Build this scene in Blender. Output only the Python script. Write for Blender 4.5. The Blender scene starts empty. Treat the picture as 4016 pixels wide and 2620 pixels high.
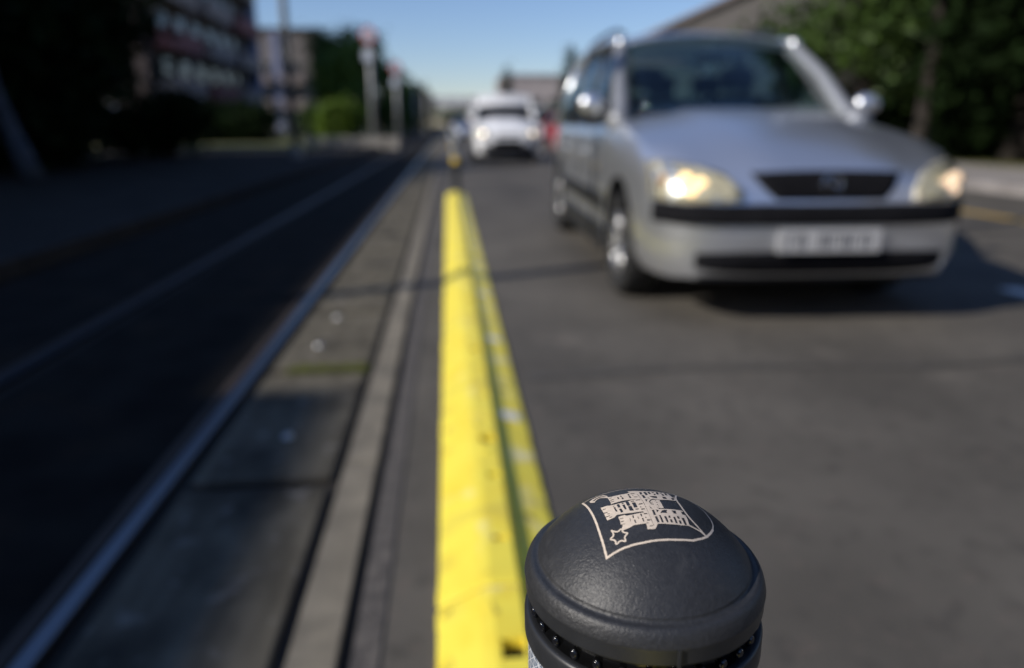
import bpy, bmesh, math, random
import numpy as np
from mathutils import Vector, Matrix, noise as mnoise
from mathutils.bvhtree import BVHTree
R=math.radians; C=bpy.context.scene.collection; SC=bpy.context.scene
# ---------------- camera ----------------
PITCH=R(17.043); YAW=R(5.164)
fw=Vector((math.sin(YAW)*math.cos(PITCH),math.cos(YAW)*math.cos(PITCH),-math.sin(PITCH)))
rt=Vector((math.cos(YAW),-math.sin(YAW),0)); up=rt.cross(fw)
cd=bpy.data.cameras.new('camera'); cam=bpy.data.objects.new('camera',cd); C.objects.link(cam)
M=Matrix.Identity(4)
for i in range(3): M[i][0]=rt[i]; M[i][1]=up[i]; M[i][2]=-fw[i]
M[2][3]=1.0
cam.matrix_world=M
cd.sensor_width=36; cd.lens=24.0; cd.clip_start=.01; cd.clip_end=3000
cd.dof.use_dof=True; cd.dof.focus_distance=.291; cd.dof.aperture_fstop=3.7; cd.dof.aperture_blades=0
SC.camera=cam
# ---------------- sky, sun, exposure ----------------
SUN_EL=R(32); SAZ=R(22)          # shadows fall towards +X and a little +Y
sun_dir=Vector((-math.cos(SAZ)*math.cos(SUN_EL),-math.sin(SAZ)*math.cos(SUN_EL),math.sin(SUN_EL)))
w=bpy.data.worlds.new('World'); SC.world=w; w.use_nodes=True
nt=w.node_tree; nt.nodes.clear()
sky=nt.nodes.new('ShaderNodeTexSky'); sky.sky_type='NISHITA'; sky.sun_disc=False
sky.sun_elevation=SUN_EL; sky.sun_rotation=math.atan2(sun_dir.x,sun_dir.y)
sky.altitude=100; sky.air_density=1.15; sky.dust_density=0.0; sky.ozone_density=3.2
bg=nt.nodes.new('ShaderNodeBackground'); bg.inputs[1].default_value=.115
wo=nt.nodes.new('ShaderNodeOutputWorld'); wb=nt.nodes.new('ShaderNodeMix'); wb.data_type='RGBA'; wb.blend_type='MULTIPLY'; wb.inputs[0].default_value=1; wb.inputs['B'].default_value=(.93,.975,1.20,1); nt.links.new(sky.outputs[0],wb.inputs['A']); nt.links.new(wb.outputs['Result'],bg.inputs[0]); nt.links.new(bg.outputs[0],wo.inputs[0])
ld=bpy.data.lights.new('sun','SUN'); ld.energy=5; ld.angle=R(.5); ld.color=(1,.94,.86)
lo=bpy.data.objects.new('sun',ld); C.objects.link(lo); lo.rotation_euler=sun_dir.to_track_quat('Z','Y').to_euler()
SC.view_settings.view_transform='Standard'; SC.view_settings.look='None'
SC.view_settings.exposure=-0.22; SC.view_settings.gamma=1
SC.render.resolution_x=1024; SC.render.resolution_y=668
SC.render.engine='CYCLES'
# ---------------- materials ----------------
def node(nt,t,**k):
    n=nt.nodes.new(t)
    for a,b in k.items(): setattr(n,a,b)
    return n
def mat(name,col,rough=.6,metal=0,var=.15,scale=6,bump=0,bscale=60,bdist=.01,spec=.5,coat=0,col2=None,detail=4,coords='Object',stretch=None,emit=None,estr=0,alpha=None,trans=0,ramp=(.35,.65)):
    m=bpy.data.materials.new(name); m.use_nodes=True; nt=m.node_tree
    b=nt.nodes['Principled BSDF']
    b.inputs['Roughness'].default_value=rough; b.inputs['Metallic'].default_value=metal
    b.inputs['Specular IOR Level'].default_value=spec; b.inputs['Coat Weight'].default_value=coat
    b.inputs['Coat Roughness'].default_value=.04; b.inputs['Transmission Weight'].default_value=trans
    tc=node(nt,'ShaderNodeTexCoord'); src=tc.outputs[coords]
    if stretch:
        mp=node(nt,'ShaderNodeMapping'); mp.inputs['Scale'].default_value=stretch; nt.links.new(src,mp.inputs[0]); src=mp.outputs[0]
    n=node(nt,'ShaderNodeTexNoise'); n.inputs['Scale'].default_value=scale; n.inputs['Detail'].default_value=detail
    nt.links.new(src,n.inputs['Vector'])
    cr=node(nt,'ShaderNodeValToRGB')
    c2=col2 if col2 else tuple(c*(1-var) for c in col); c1=col if col2 else tuple(min(1,c*(1+var)) for c in col)
    cr.color_ramp.elements[0].position=ramp[0]; cr.color_ramp.elements[1].position=ramp[1]
    cr.color_ramp.elements[0].color=(*c2,1); cr.color_ramp.elements[1].color=(*c1,1)
    nt.links.new(n.outputs['Fac'],cr.inputs[0]); nt.links.new(cr.outputs[0],b.inputs['Base Color'])
    if bump:
        n2=node(nt,'ShaderNodeTexNoise'); n2.inputs['Scale'].default_value=bscale; n2.inputs['Detail'].default_value=3
        nt.links.new(src,n2.inputs['Vector'])
        bp=node(nt,'ShaderNodeBump'); bp.inputs['Strength'].default_value=bump; bp.inputs['Distance'].default_value=bdist
        nt.links.new(n2.outputs['Fac'],bp.inputs['Height']); nt.links.new(bp.outputs[0],b.inputs['Normal'])
    if emit: b.inputs['Emission Color'].default_value=(*emit,1); b.inputs['Emission Strength'].default_value=estr
    if alpha is not None: b.inputs['Alpha'].default_value=alpha
    return m
def overlay(m,col,scale,lo,hi,detail=3,stretch=None,amt=1,coords='Object'):
    nt=m.node_tree; b=nt.nodes['Principled BSDF']; src=b.inputs['Base Color'].links[0].from_socket
    tc=node(nt,'ShaderNodeTexCoord'); mp=node(nt,'ShaderNodeMapping'); mp.inputs['Scale'].default_value=stretch or (1,1,1); mp.inputs['Location'].default_value=(scale*.37,1.7,.3)
    n=node(nt,'ShaderNodeTexNoise'); n.inputs['Scale'].default_value=scale; n.inputs['Detail'].default_value=detail
    r=node(nt,'ShaderNodeMapRange'); r.inputs['From Min'].default_value=lo; r.inputs['From Max'].default_value=hi; r.inputs['To Max'].default_value=amt
    mx=node(nt,'ShaderNodeMix',data_type='RGBA'); mx.inputs['B'].default_value=(*col,1)
    nt.links.new(tc.outputs[coords],mp.inputs[0]); nt.links.new(mp.outputs[0],n.inputs['Vector']); nt.links.new(n.outputs['Fac'],r.inputs['Value']); nt.links.new(r.outputs[0],mx.inputs['Factor'])
    nt.links.new(src,mx.inputs['A']); nt.links.new(mx.outputs['Result'],b.inputs['Base Color'])
def glassmat(name,tint,a,rough=.02):
    m=bpy.data.materials.new(name); m.use_nodes=True; nt=m.node_tree; nt.nodes.remove(nt.nodes['Principled BSDF'])
    out=nt.nodes['Material Output']; t=node(nt,'ShaderNodeBsdfTransparent'); t.inputs[0].default_value=(*tint,1)
    g=node(nt,'ShaderNodeBsdfGlossy'); g.inputs['Roughness'].default_value=rough
    fr=node(nt,'ShaderNodeLayerWeight'); fr.inputs[0].default_value=.5
    pw=node(nt,'ShaderNodeMath',operation='POWER'); pw.inputs[1].default_value=4.0
    ad=node(nt,'ShaderNodeMath',operation='MULTIPLY_ADD'); ad.inputs[1].default_value=.7; ad.inputs[2].default_value=.05*a; mx=node(nt,'ShaderNodeMixShader')
    nt.links.new(fr.outputs['Facing'],pw.inputs[0]); nt.links.new(pw.outputs[0],ad.inputs[0])
    nt.links.new(ad.outputs[0],mx.inputs[0]); nt.links.new(t.outputs[0],mx.inputs[1]); nt.links.new(g.outputs[0],mx.inputs[2]); nt.links.new(mx.outputs[0],out.inputs[0])
    return m
# ---------------- object helpers ----------------
def link(name,me,m=None,parent=None,smooth=False):
    o=bpy.data.objects.new(name,me); C.objects.link(o)
    if m: 
        if isinstance(m,(list,tuple)):
            for q in m: me.materials.append(q)
        else: me.materials.append(m)
    if smooth:
        me.polygons.foreach_set('use_smooth',[True]*len(me.polygons))
    if parent: o.parent=parent
    return o
def tag(o,label=None,cat=None,group=None,kind=None):
    if label: o['label']=label
    if cat: o['category']=cat
    if group: o['group']=group
    if kind: o['kind']=kind
    return o
def empty(name,loc=(0,0,0),rz=0,label=None,cat=None,group=None):
    o=bpy.data.objects.new(name,None); C.objects.link(o); o.location=loc; o.rotation_euler=(0,0,rz); o.empty_display_size=.1
    return tag(o,label,cat,group)
def copy_tree(o,parent=None):
    c=o.copy(); C.objects.link(c)
    if parent: c.parent=parent
    for ch in list(o.children): copy_tree(ch,c)
    return c
class MB:
    def __init__(s): s.v=[]; s.f=[]
    def add(s,vs,fs):
        n=len(s.v); s.v+= [tuple(v) for v in vs]; s.f+= [tuple(i+n for i in f) for f in fs]; return s
    def box(s,x0,x1,y0,y1,z0,z1):
        return s.add([(x0,y0,z0),(x1,y0,z0),(x1,y1,z0),(x0,y1,z0),(x0,y0,z1),(x1,y0,z1),(x1,y1,z1),(x0,y1,z1)],[(3,2,1,0),(4,5,6,7),(0,1,5,4),(1,2,6,5),(2,3,7,6),(3,0,4,7)])
    def cyl(s,a,b,r0,r1=None,n=16,caps=True):
        a=Vector(a);b=Vector(b); r1=r0 if r1 is None else r1
        d=(b-a).normalized(); u=d.orthogonal().normalized(); v=d.cross(u)
        vs=[a+(u*math.cos(2*math.pi*i/n)+v*math.sin(2*math.pi*i/n))*r0 for i in range(n)]+[b+(u*math.cos(2*math.pi*i/n)+v*math.sin(2*math.pi*i/n))*r1 for i in range(n)]
        fs=[(i,(i+1)%n,n+(i+1)%n,n+i) for i in range(n)]
        if caps: fs+=[tuple(range(n-1,-1,-1)),tuple(range(n,2*n))]
        return s.add(vs,fs)
    def tube(s,pts,rs,n=10):
        for i in range(len(pts)-1): s.cyl(pts[i],pts[i+1],rs[i],rs[i+1],n,caps=(i in(0,len(pts)-2)))
        return s
    def lathe(s,prof,n=64,origin=(0,0,0),close=False):
        vs=[];k=len(prof)
        for r,z in prof:
            for i in range(n):
                a=2*math.pi*i/n; vs.append((origin[0]+r*math.cos(a),origin[1]+r*math.sin(a),origin[2]+z))
        fs=[(j*n+i,j*n+(i+1)%n,(j+1)*n+(i+1)%n,(j+1)*n+i) for j in range(k-1) for i in range(n)]
        return s.add(vs,fs)
    def grid(s,P):   # P[i][j] points
        a=len(P);b=len(P[0])
        return s.add([p for r in P for p in r],[(i*b+j,i*b+j+1,(i+1)*b+j+1,(i+1)*b+j) for i in range(a-1) for j in range(b-1)])
    def ball(s,c,r,n=10,m=8):
        vs=[(c[0],c[1],c[2]-r[2])]+[(c[0]+r[0]*math.sin(math.pi*j/m)*math.cos(2*math.pi*i/n),c[1]+r[1]*math.sin(math.pi*j/m)*math.sin(2*math.pi*i/n),c[2]-r[2]*math.cos(math.pi*j/m)) for j in range(1,m) for i in range(n)]+[(c[0],c[1],c[2]+r[2])]
        fs=[(0,1+(i+1)%n,1+i) for i in range(n)]+[(1+(j-1)*n+i,1+(j-1)*n+(i+1)%n,1+j*n+(i+1)%n,1+j*n+i) for j in range(1,m-1) for i in range(n)]
        t=len(vs)-1; fs+=[(1+(m-2)*n+i,1+(m-2)*n+(i+1)%n,t) for i in range(n)]
        return s.add(vs,fs)
    def mesh(s,name,weld=False):
        me=bpy.data.meshes.new(name); me.from_pydata([tuple(v) for v in s.v],[],s.f); me.update()
        if weld:
            bm=bmesh.new(); bm.from_mesh(me); bmesh.ops.remove_doubles(bm,verts=bm.verts,dist=1e-5); bmesh.ops.recalc_face_normals(bm,faces=bm.faces); bm.to_mesh(me); bm.free()
        return me
    def obj(s,name,m,parent=None,smooth=False,bevel=0,solid=0,seg=2,weld=False):
        o=link(name,s.mesh(name,weld),m,parent,smooth)
        if solid:
            md=o.modifiers.new('solid','SOLIDIFY'); md.thickness=solid; md.offset=0
        if bevel:
            md=o.modifiers.new('bevel','BEVEL'); md.width=bevel; md.segments=seg; md.limit_method='ANGLE'; md.angle_limit=R(40)
        return o
def struct(o): o['kind']='structure'; return o
random.seed(7)
# ---------------- palette ----------------
m_asph=mat('asphalt',(.104,.094,.079),.85,spec=.35,var=.2,scale=1.4,detail=9,bump=.6,bscale=120,bdist=.006,coords='Object')
m_asph2=mat('coarse asphalt',(.135,.12,.105),.85,col2=(.06,.054,.05),scale=32,detail=9,bump=.8,bscale=90,bdist=.008,ramp=(.3,.7))
m_conc=mat('concrete strip',(.205,.18,.135),.85,var=.18,scale=9,detail=8,bump=.4,bscale=90,bdist=.003)
m_slab=mat('concrete slab',(.122,.108,.080),.9,spec=.15,var=.25,scale=5,detail=8,bump=.4,bscale=70,bdist=.004,stretch=(3,.8,1))
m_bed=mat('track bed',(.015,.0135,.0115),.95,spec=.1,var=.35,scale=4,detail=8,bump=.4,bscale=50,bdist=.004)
m_gap=mat('joint dirt',(.045,.038,.03),.95)
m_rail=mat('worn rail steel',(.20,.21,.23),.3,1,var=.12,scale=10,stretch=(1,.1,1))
m_railside=mat('rusty rail side',(.05,.035,.025),.8)
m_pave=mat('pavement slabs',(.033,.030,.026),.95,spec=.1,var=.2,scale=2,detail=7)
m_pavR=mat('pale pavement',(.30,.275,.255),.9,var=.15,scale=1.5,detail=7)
m_kerb=mat('kerb stone',(.04,.038,.036),.9,spec=.1,var=.15,scale=5)
m_dirt=mat('dry soil ground',(.045,.045,.035),1,spec=0,var=.3,scale=.8,detail=8)
m_verge=mat('grass verge',(.10,.12,.02),.95,col2=(.16,.14,.05),scale=1.2,detail=8)
m_white=mat('white road paint',(.7,.7,.68),.7,var=.12,scale=20)
m_ylw_line=mat('yellow road paint',(.42,.27,.05),.75,var=.2,scale=14)
overlay(m_slab,(.05,.045,.035),3,.52,.7,6); overlay(m_slab,(.22,.2,.17),14,.6,.75,5)
overlay(m_conc,(.10,.09,.07),6,.55,.75,6); overlay(m_asph,(.06,.055,.05),.5,.52,.72,8,(2.2,.25,1),.5); overlay(m_asph,(.17,.15,.125),3.2,.62,.74,8,None,.5)
overlay(m_asph,(.05,.046,.04),14,.54,.7,7,None,.55); overlay(m_asph,(.15,.12,.10),22,.6,.74,5,None,.5)
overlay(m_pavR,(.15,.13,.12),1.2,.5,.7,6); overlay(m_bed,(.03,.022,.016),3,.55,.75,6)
# ---------------- setting ----------------
struct(MB().box(-400,400,-60,900,-.6,-.05).obj('ground',m_dirt))
road=struct(MB().box(-.215,8.4,-12,500,-.045,0).obj('road',m_asph))
struct(MB().box(-.215,-.16,-12,60,0,.004).obj('road_edge',m_asph2))
MBk=MB()
y=-3.06
while y<60: MBk.box(-.340,-.242,y,y+.992,-.04,.006); y+=1
struct(MBk.obj('kerb_strip',m_conc,bevel=.004))
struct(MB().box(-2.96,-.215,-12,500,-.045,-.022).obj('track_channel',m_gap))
# concrete paving slabs between kerb strip and rail: joints at Y 1.87, 2.8 ...
ms=MB(); y=-1.97+.0
k=0
while y<60:
    L=.955
    ms.box(-.775,-.372,y,y+L-.05,-.02,.002)
    y+=L; k+=1
struct(ms.obj('paving',m_slab,bevel=.006))
mg=MB()
for xx in (-.70,-.62,-.54,-.46): mg.box(xx,xx+.008,1.9,9,.0021,.0035)
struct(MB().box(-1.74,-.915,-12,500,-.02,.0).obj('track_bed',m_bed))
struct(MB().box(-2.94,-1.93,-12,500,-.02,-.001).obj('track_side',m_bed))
def rail(x,label):
    t=empty('tram_rail',(x,0,0),0,label,'rail','tram rails set in the paving')
    MB().box(-.026,.02,-12,300,-.015,.012).obj('rail_head',m_rail,t,bevel=.006,seg=3)
    MB().box(-.075,-.036,-12,300,-.02,.006).obj('rail_flange',m_railside,t,bevel=.002)
    return t
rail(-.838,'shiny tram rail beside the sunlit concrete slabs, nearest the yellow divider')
m_rail=mat('shaded rail steel',(.03,.036,.048),.45,1,var=.2,scale=10,stretch=(1,.1,1))  # same steel, darkened in colour for the shade over the far rail
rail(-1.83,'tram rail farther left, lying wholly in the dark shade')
# left raised pavement with kerb
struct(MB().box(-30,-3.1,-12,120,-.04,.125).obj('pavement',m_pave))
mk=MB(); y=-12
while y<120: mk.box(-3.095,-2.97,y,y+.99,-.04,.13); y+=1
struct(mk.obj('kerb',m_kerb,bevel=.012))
# verge beyond
struct(MB().box(-30,-5.2,27,110,.125,.16).obj('verge',m_verge))
# right side
mk=MB(); y=-5
while y<150: mk.box(8.4,8.55,y,y+.99,-.04,.13); y+=1
struct(mk.obj('kerb_right',m_pavR,bevel=.012))
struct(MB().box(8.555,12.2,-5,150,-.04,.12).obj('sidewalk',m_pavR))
struct(MB().box(12.2,40,-5,150,-.04,.10).obj('verge_right',m_verge))
struct(MB().box(6.12,6.27,-6,120,0,.004).obj('edge_line',m_ylw_line))
for i in range(12):
    y0=3.6-6.0+i*6.0
    tag(MB().box(3.47,3.60,y0-2.0+.35,y0+.35,0,.004).obj('lane_dash',m_white),kind='structure')
m_tar=mat('bitumen seam',(.076,.070,.060),.75,var=.2,scale=12)
rs_=random.Random(2); P=[]
for i in range(60):
    x=.30+i*.14; yc=2.62+.05*math.sin(i*.35)+.012*x*x+rs_.uniform(-.012,.012); w_=.026+rs_.uniform(-.012,.02)
    P.append([(x,yc-w_,.004),(x,yc+w_,.004)])
struct(MB().grid(P).obj('road_seam',m_tar))
m_patch=mat('older asphalt patch',(.098,.086,.074),.85,var=.25,scale=5,detail=8,bump=.5,bscale=110,bdist=.006)
struct(MB().add([(1.9,.3,.004),(3.2,.35,.004),(3.35,1.9,.004),(2.1,1.75,.004)],[(0,1,2,3)]).obj('road_patch',m_patch))
# ---------------- lane divider ----------------
m_yel=mat('yellow rubber',(.95,.80,.085),.5,var=.05,scale=10,bump=.15,bscale=60,bdist=.002,col2=(.92,.72,.06),detail=7,ramp=(.3,.55))
overlay(m_yel,(.90,.82,.50),7,.56,.70,7,(1,1,1),.75); overlay(m_yel,(.20,.15,.04),26,.66,.74,6,(1,.5,1),.8); overlay(m_yel,(.45,.35,.08),5,.58,.75,9,(1,2,1),.45)
m_hole=mat('painted hole shade',(.03,.028,.01),.9)  # shade colour for the inside of the divider holes
m_refl=mat('reflective sheet',(.80,.78,.70),.4,metal=.0,var=.1,scale=200)
SEG=.90
def div_mesh(L,nose=False):
    prof=[(-.15,0),(-.15,.008),(-.105,.032),(-.06,.054),(-.034,.062),(.026,.062),(.034,.057),(.040,.040),(.044,.037),(.144,.010),(.15,0)]
    ys=[0,.012,.05,.07,L-.07,L-.05,L-.012,L]
    sc=[(.965,.96),(1,1),(1,1),(.985,.975),(.985,.975),(1,1),(1,1),(.965,.96)]
    P=[[(x*a,yy,z*b) for x,z in prof] for yy,(a,b) in zip(ys,sc)]
    mb=MB().grid(P); n=len(prof); N=len(ys)
    mb.f.append(tuple(range(n-1,-1,-1))); mb.f.append(tuple((N-1)*n+i for i in range(n)))
    for i in range(N-1): mb.f.append((i*n,(i+1)*n,(i+1)*n+n-1,i*n+n-1))
    me=mb.mesh('divider',True)
    return me
def boolean(o,cutter):
    md=o.modifiers.new('b','BOOLEAN'); md.operation='DIFFERENCE'; md.object=cutter; md.solver='EXACT'
    dg=bpy.context.evaluated_depsgraph_get(); me=bpy.data.meshes.new_from_object(o.evaluated_get(dg)); o.modifiers.clear(); o.data=me
    bpy.data.objects.remove(cutter,do_unlink=True)
def make_segment(loc,label):
    t=empty('lane_divider',loc,0,label,'lane divider','yellow lane divider segments between tram track and road')
    b=link('body',div_mesh(SEG-.006),m_yel,t)
    cut=MB().box(-.024,.022,SEG-.215,SEG-.163,.012,.2)
    cut.box(-.014,.022,SEG-.435,SEG-.405,.012,.2)
    cut.box(-.02,.018,.16,.185,.03,.2)
    for q in range(6): cut.box(.138,.16,.1+q*.13,.12+q*.13,-.01,.05)
    c=cut.obj('cut',m_hole); c.parent=t; bpy.context.view_layer.update(); boolean(b,c)
    md=b.modifiers.new('bevel','BEVEL'); md.width=.004; md.segments=2; md.limit_method='ANGLE'; md.angle_limit=R(35)
    for (xa,xb,ya,yb) in ((-.0235,.0215,SEG-.2145,SEG-.1635),(-.0135,.0215,SEG-.4345,SEG-.4055)): MB().box(xa,xb,ya,yb,.010,.034).obj('hole_shade_box',m_hole,t)  # dark boxes put into the holes in place of their inner shade
    for (y0,y1) in ((.02,.09),):
        P=[[(.058+.066*i/3,yy,.0352-.0178*i/3) for i in range(4)] for yy in (y0,y1)]
        MB().grid(P).obj('reflector',m_refl,t,solid=.003)
    MB().cyl((-.01,SEG-.27,.058),(-.01,SEG-.27,.066),.016,n=18).obj('bolt',m_yel,t,bevel=.003)
    return t
ords=['first (nearest the camera)','second','third','fourth','fifth','sixth','seventh','eighth','ninth','tenth','eleventh','twelfth']
y0=2.14-3*SEG; seg0=None
i=0; y=y0-SEG
while y+SEG<10.4:
    lab='yellow divider segment, %s of the long near run counting away from the camera'%(ords[i] if i<12 else 'last')
    if i==0: lab='yellow divider segment passing under the dark grey bollard at the near end of the run'
    if y+2*SEG>=10.4: lab='yellow divider segment ending the near run, at the foot of the far bollard'
    if seg0 is None: seg0=make_segment((.10,y,0),lab); t=seg0
    else:
        t=copy_tree(seg0); t.location=(.10,y,0); t['label']=lab
    y+=SEG; i+=1
yend=y
# rounded end nose of the run
def nose(y,flip,label):
    P=[]
    for a in range(9):
        t=a/8; r=math.sqrt(max(0,1-t*t))
        P.append([(x*(.25+.75*r),t*.17*flip,z*r) for x,z in [(-.15,0),(-.15,.008),(-.105,.032),(-.06,.054),(-.034,.062),(.026,.062),(.034,.057),(.044,.037),(.144,.010),(.15,0)]])
    o=MB().grid(P).obj('divider_end_cap',m_yel,None,True,weld=True); o.location=(.10,y,0)
    return tag(o,label,'end cap','rounded end caps of the yellow dividers')
nose(yend-.004,1,'rounded yellow end cap closing the near divider run by the far bollard')
# ---------------- bollards ----------------
NB=Vector((-.00602887,.04479061,.9989782)); 
m_cap=mat('grained dark grey plastic',(.032,.0325,.034),.45,var=.12,scale=500,spec=.5)
def grain(m):
    nt=m.node_tree; b=nt.nodes['Principled BSDF']; tc=node(nt,'ShaderNodeTexCoord')
    n1=node(nt,'ShaderNodeTexNoise'); n1.inputs['Scale'].default_value=1300; n1.inputs['Detail'].default_value=2.5; n1.inputs['Distortion'].default_value=.6
    n2=node(nt,'ShaderNodeTexNoise'); n2.inputs['Scale'].default_value=520; n2.inputs['Detail'].default_value=2
    v=node(nt,'ShaderNodeTexVoronoi'); v.inputs['Scale'].default_value=800
    cr=node(nt,'ShaderNodeMapRange'); cr.inputs['From Min'].default_value=0; cr.inputs['From Max'].default_value=.22; cr.inputs['To Min'].default_value=1; cr.inputs['To Max'].default_value=0
    for q in (n1,n2,v): nt.links.new(tc.outputs['Object'],q.inputs['Vector'])
    nt.links.new(v.outputs['Distance'],cr.inputs['Value'])
    a=node(nt,'ShaderNodeMath',operation='MULTIPLY_ADD'); a.inputs[1].default_value=.9; nt.links.new(n2.outputs['Fac'],a.inputs[0]); nt.links.new(n1.outputs['Fac'],a.inputs[2])
    a2=node(nt,'ShaderNodeMath',operation='MULTIPLY_ADD'); a2.inputs[1].default_value=.35; nt.links.new(cr.outputs[0],a2.inputs[0]); nt.links.new(a.outputs[0],a2.inputs[2])
    bp=node(nt,'ShaderNodeBump'); bp.inputs['Strength'].default_value=1; bp.inputs['Distance'].default_value=.00021
    nt.links.new(a2.outputs[0],bp.inputs['Height']); nt.links.new(bp.outputs[0],b.inputs['Normal'])
grain(m_cap)
overlay(m_cap,(.075,.074,.072),90,.60,.80,8,None,.5); overlay(m_cap,(.16,.15,.14),900,.72,.80,2,None,.8)
m_shaft=mat('smooth dark grey plastic',(.028,.029,.031),.38,var=.12,scale=120,bump=.25,bscale=700,bdist=.0001)
m_black=mat('black gloss plastic',(.004,.004,.004),.12,var=.1,scale=50)
m_bead=mat('clear glass bead',(.01,.01,.012),.14,var=.2,scale=300,spec=1,coat=0)
m_print=mat('cream print',(.70,.585,.46),.75,var=.07,scale=700,bump=.4,bscale=900,bdist=.0001)
overlay(m_print,(.42,.37,.31),260,.60,.80,6,None,.7)
def foil():
    m=mat('white reflective foil',(.62,.68,.75),.22,metal=.2,var=.15,scale=600)
    nt=m.node_tree; b=nt.nodes['Principled BSDF']; tc=node(nt,'ShaderNodeTexCoord')
    def tri(sx,sz):
        sep=node(nt,'ShaderNodeSeparateXYZ'); nt.links.new(tc.outputs['UV'],sep.inputs[0])
        a=node(nt,'ShaderNodeMath',operation='MULTIPLY'); a.inputs[1].default_value=sx; nt.links.new(sep.outputs[0],a.inputs[0])
        c=node(nt,'ShaderNodeMath',operation='MULTIPLY_ADD'); c.inputs[1].default_value=sz; nt.links.new(sep.outputs[1],c.inputs[0]); nt.links.new(a.outputs[0],c.inputs[2])
        f=node(nt,'ShaderNodeMath',operation='PINGPONG'); f.inputs[1].default_value=.5; nt.links.new(c.outputs[0],f.inputs[0])
        l=node(nt,'ShaderNodeMath',operation='LESS_THAN'); l.inputs[1].default_value=.05; nt.links.new(f.outputs[0],l.inputs[0]); return l
    ls=[tri(60,0),tri(0,200),tri(60,200),tri(60,-200)]; cur=ls[0].outputs[0]
    for l in ls[1:]:
        q=node(nt,'ShaderNodeMath',operation='MAXIMUM'); nt.links.new(cur,q.inputs[0]); nt.links.new(l.outputs[0],q.inputs[1]); cur=q.outputs[0]
    mx=node(nt,'ShaderNodeMix',data_type='RGBA'); nt.links.new(cur,mx.inputs['Factor']); mx.inputs['A'].default_value=(.22,.27,.34,1); mx.inputs['B'].default_value=(.85,.87,.9,1)
    nt.links.new(mx.outputs['Result'],b.inputs['Base Color']); return m
m_foil=foil()
R0=.04352676; H0=.00852024; HD=.0227; RS=(R0*R0+HD*HD)/(2*HD)
def dome_z(r): return H0+HD-RS+math.sqrt(RS*RS-r*r)
CR_F="-1304,1143 -1126,1074 -463,1097 -362,1156 -157,613 -136,427 -167,359 -837,392 -1249,355 -1327,324 -1308,509 -1311,907;-1777,317 -1496,308 -1415,250 -1209,224 -805,236 -379,326 -151,373 -120,-199 -115,-679 -96,-859 -210,-775 -238,-625 -700,-627 -1298,-540 -1415,-650 -1720,-685;-1274,-680 -1007,-662 -956,-735 -659,-737 -258,-696 -122,-787 -88,-995 -72,-1340 -363,-1333 -811,-1326 -964,-1399 -1244,-1449 -1306,-1384 -1210,-1215 -1272,-1146 -1261,-960;-367,1389 -112,1394 124,1317 593,1300 922,1335 1447,1348 1852,1641 1473,425 1476,-422 1520,-848 1480,-1349 1133,-1396 765,-1405 406,-1392 154,-1390 56,-1543 -27,-1646 -323,-1625 -304,-1360 -248,-1089 -223,-800 -223,-537 -191,-217 -174,294 -219,713 -307,1031;-1298,1012 -1260,1331 -1362,1634 -1597,1689 -1867,1579 -2026,1428 -2018,1207 -1883,1044 -1736,1278 -1576,1340 -1417,1180"
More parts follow.
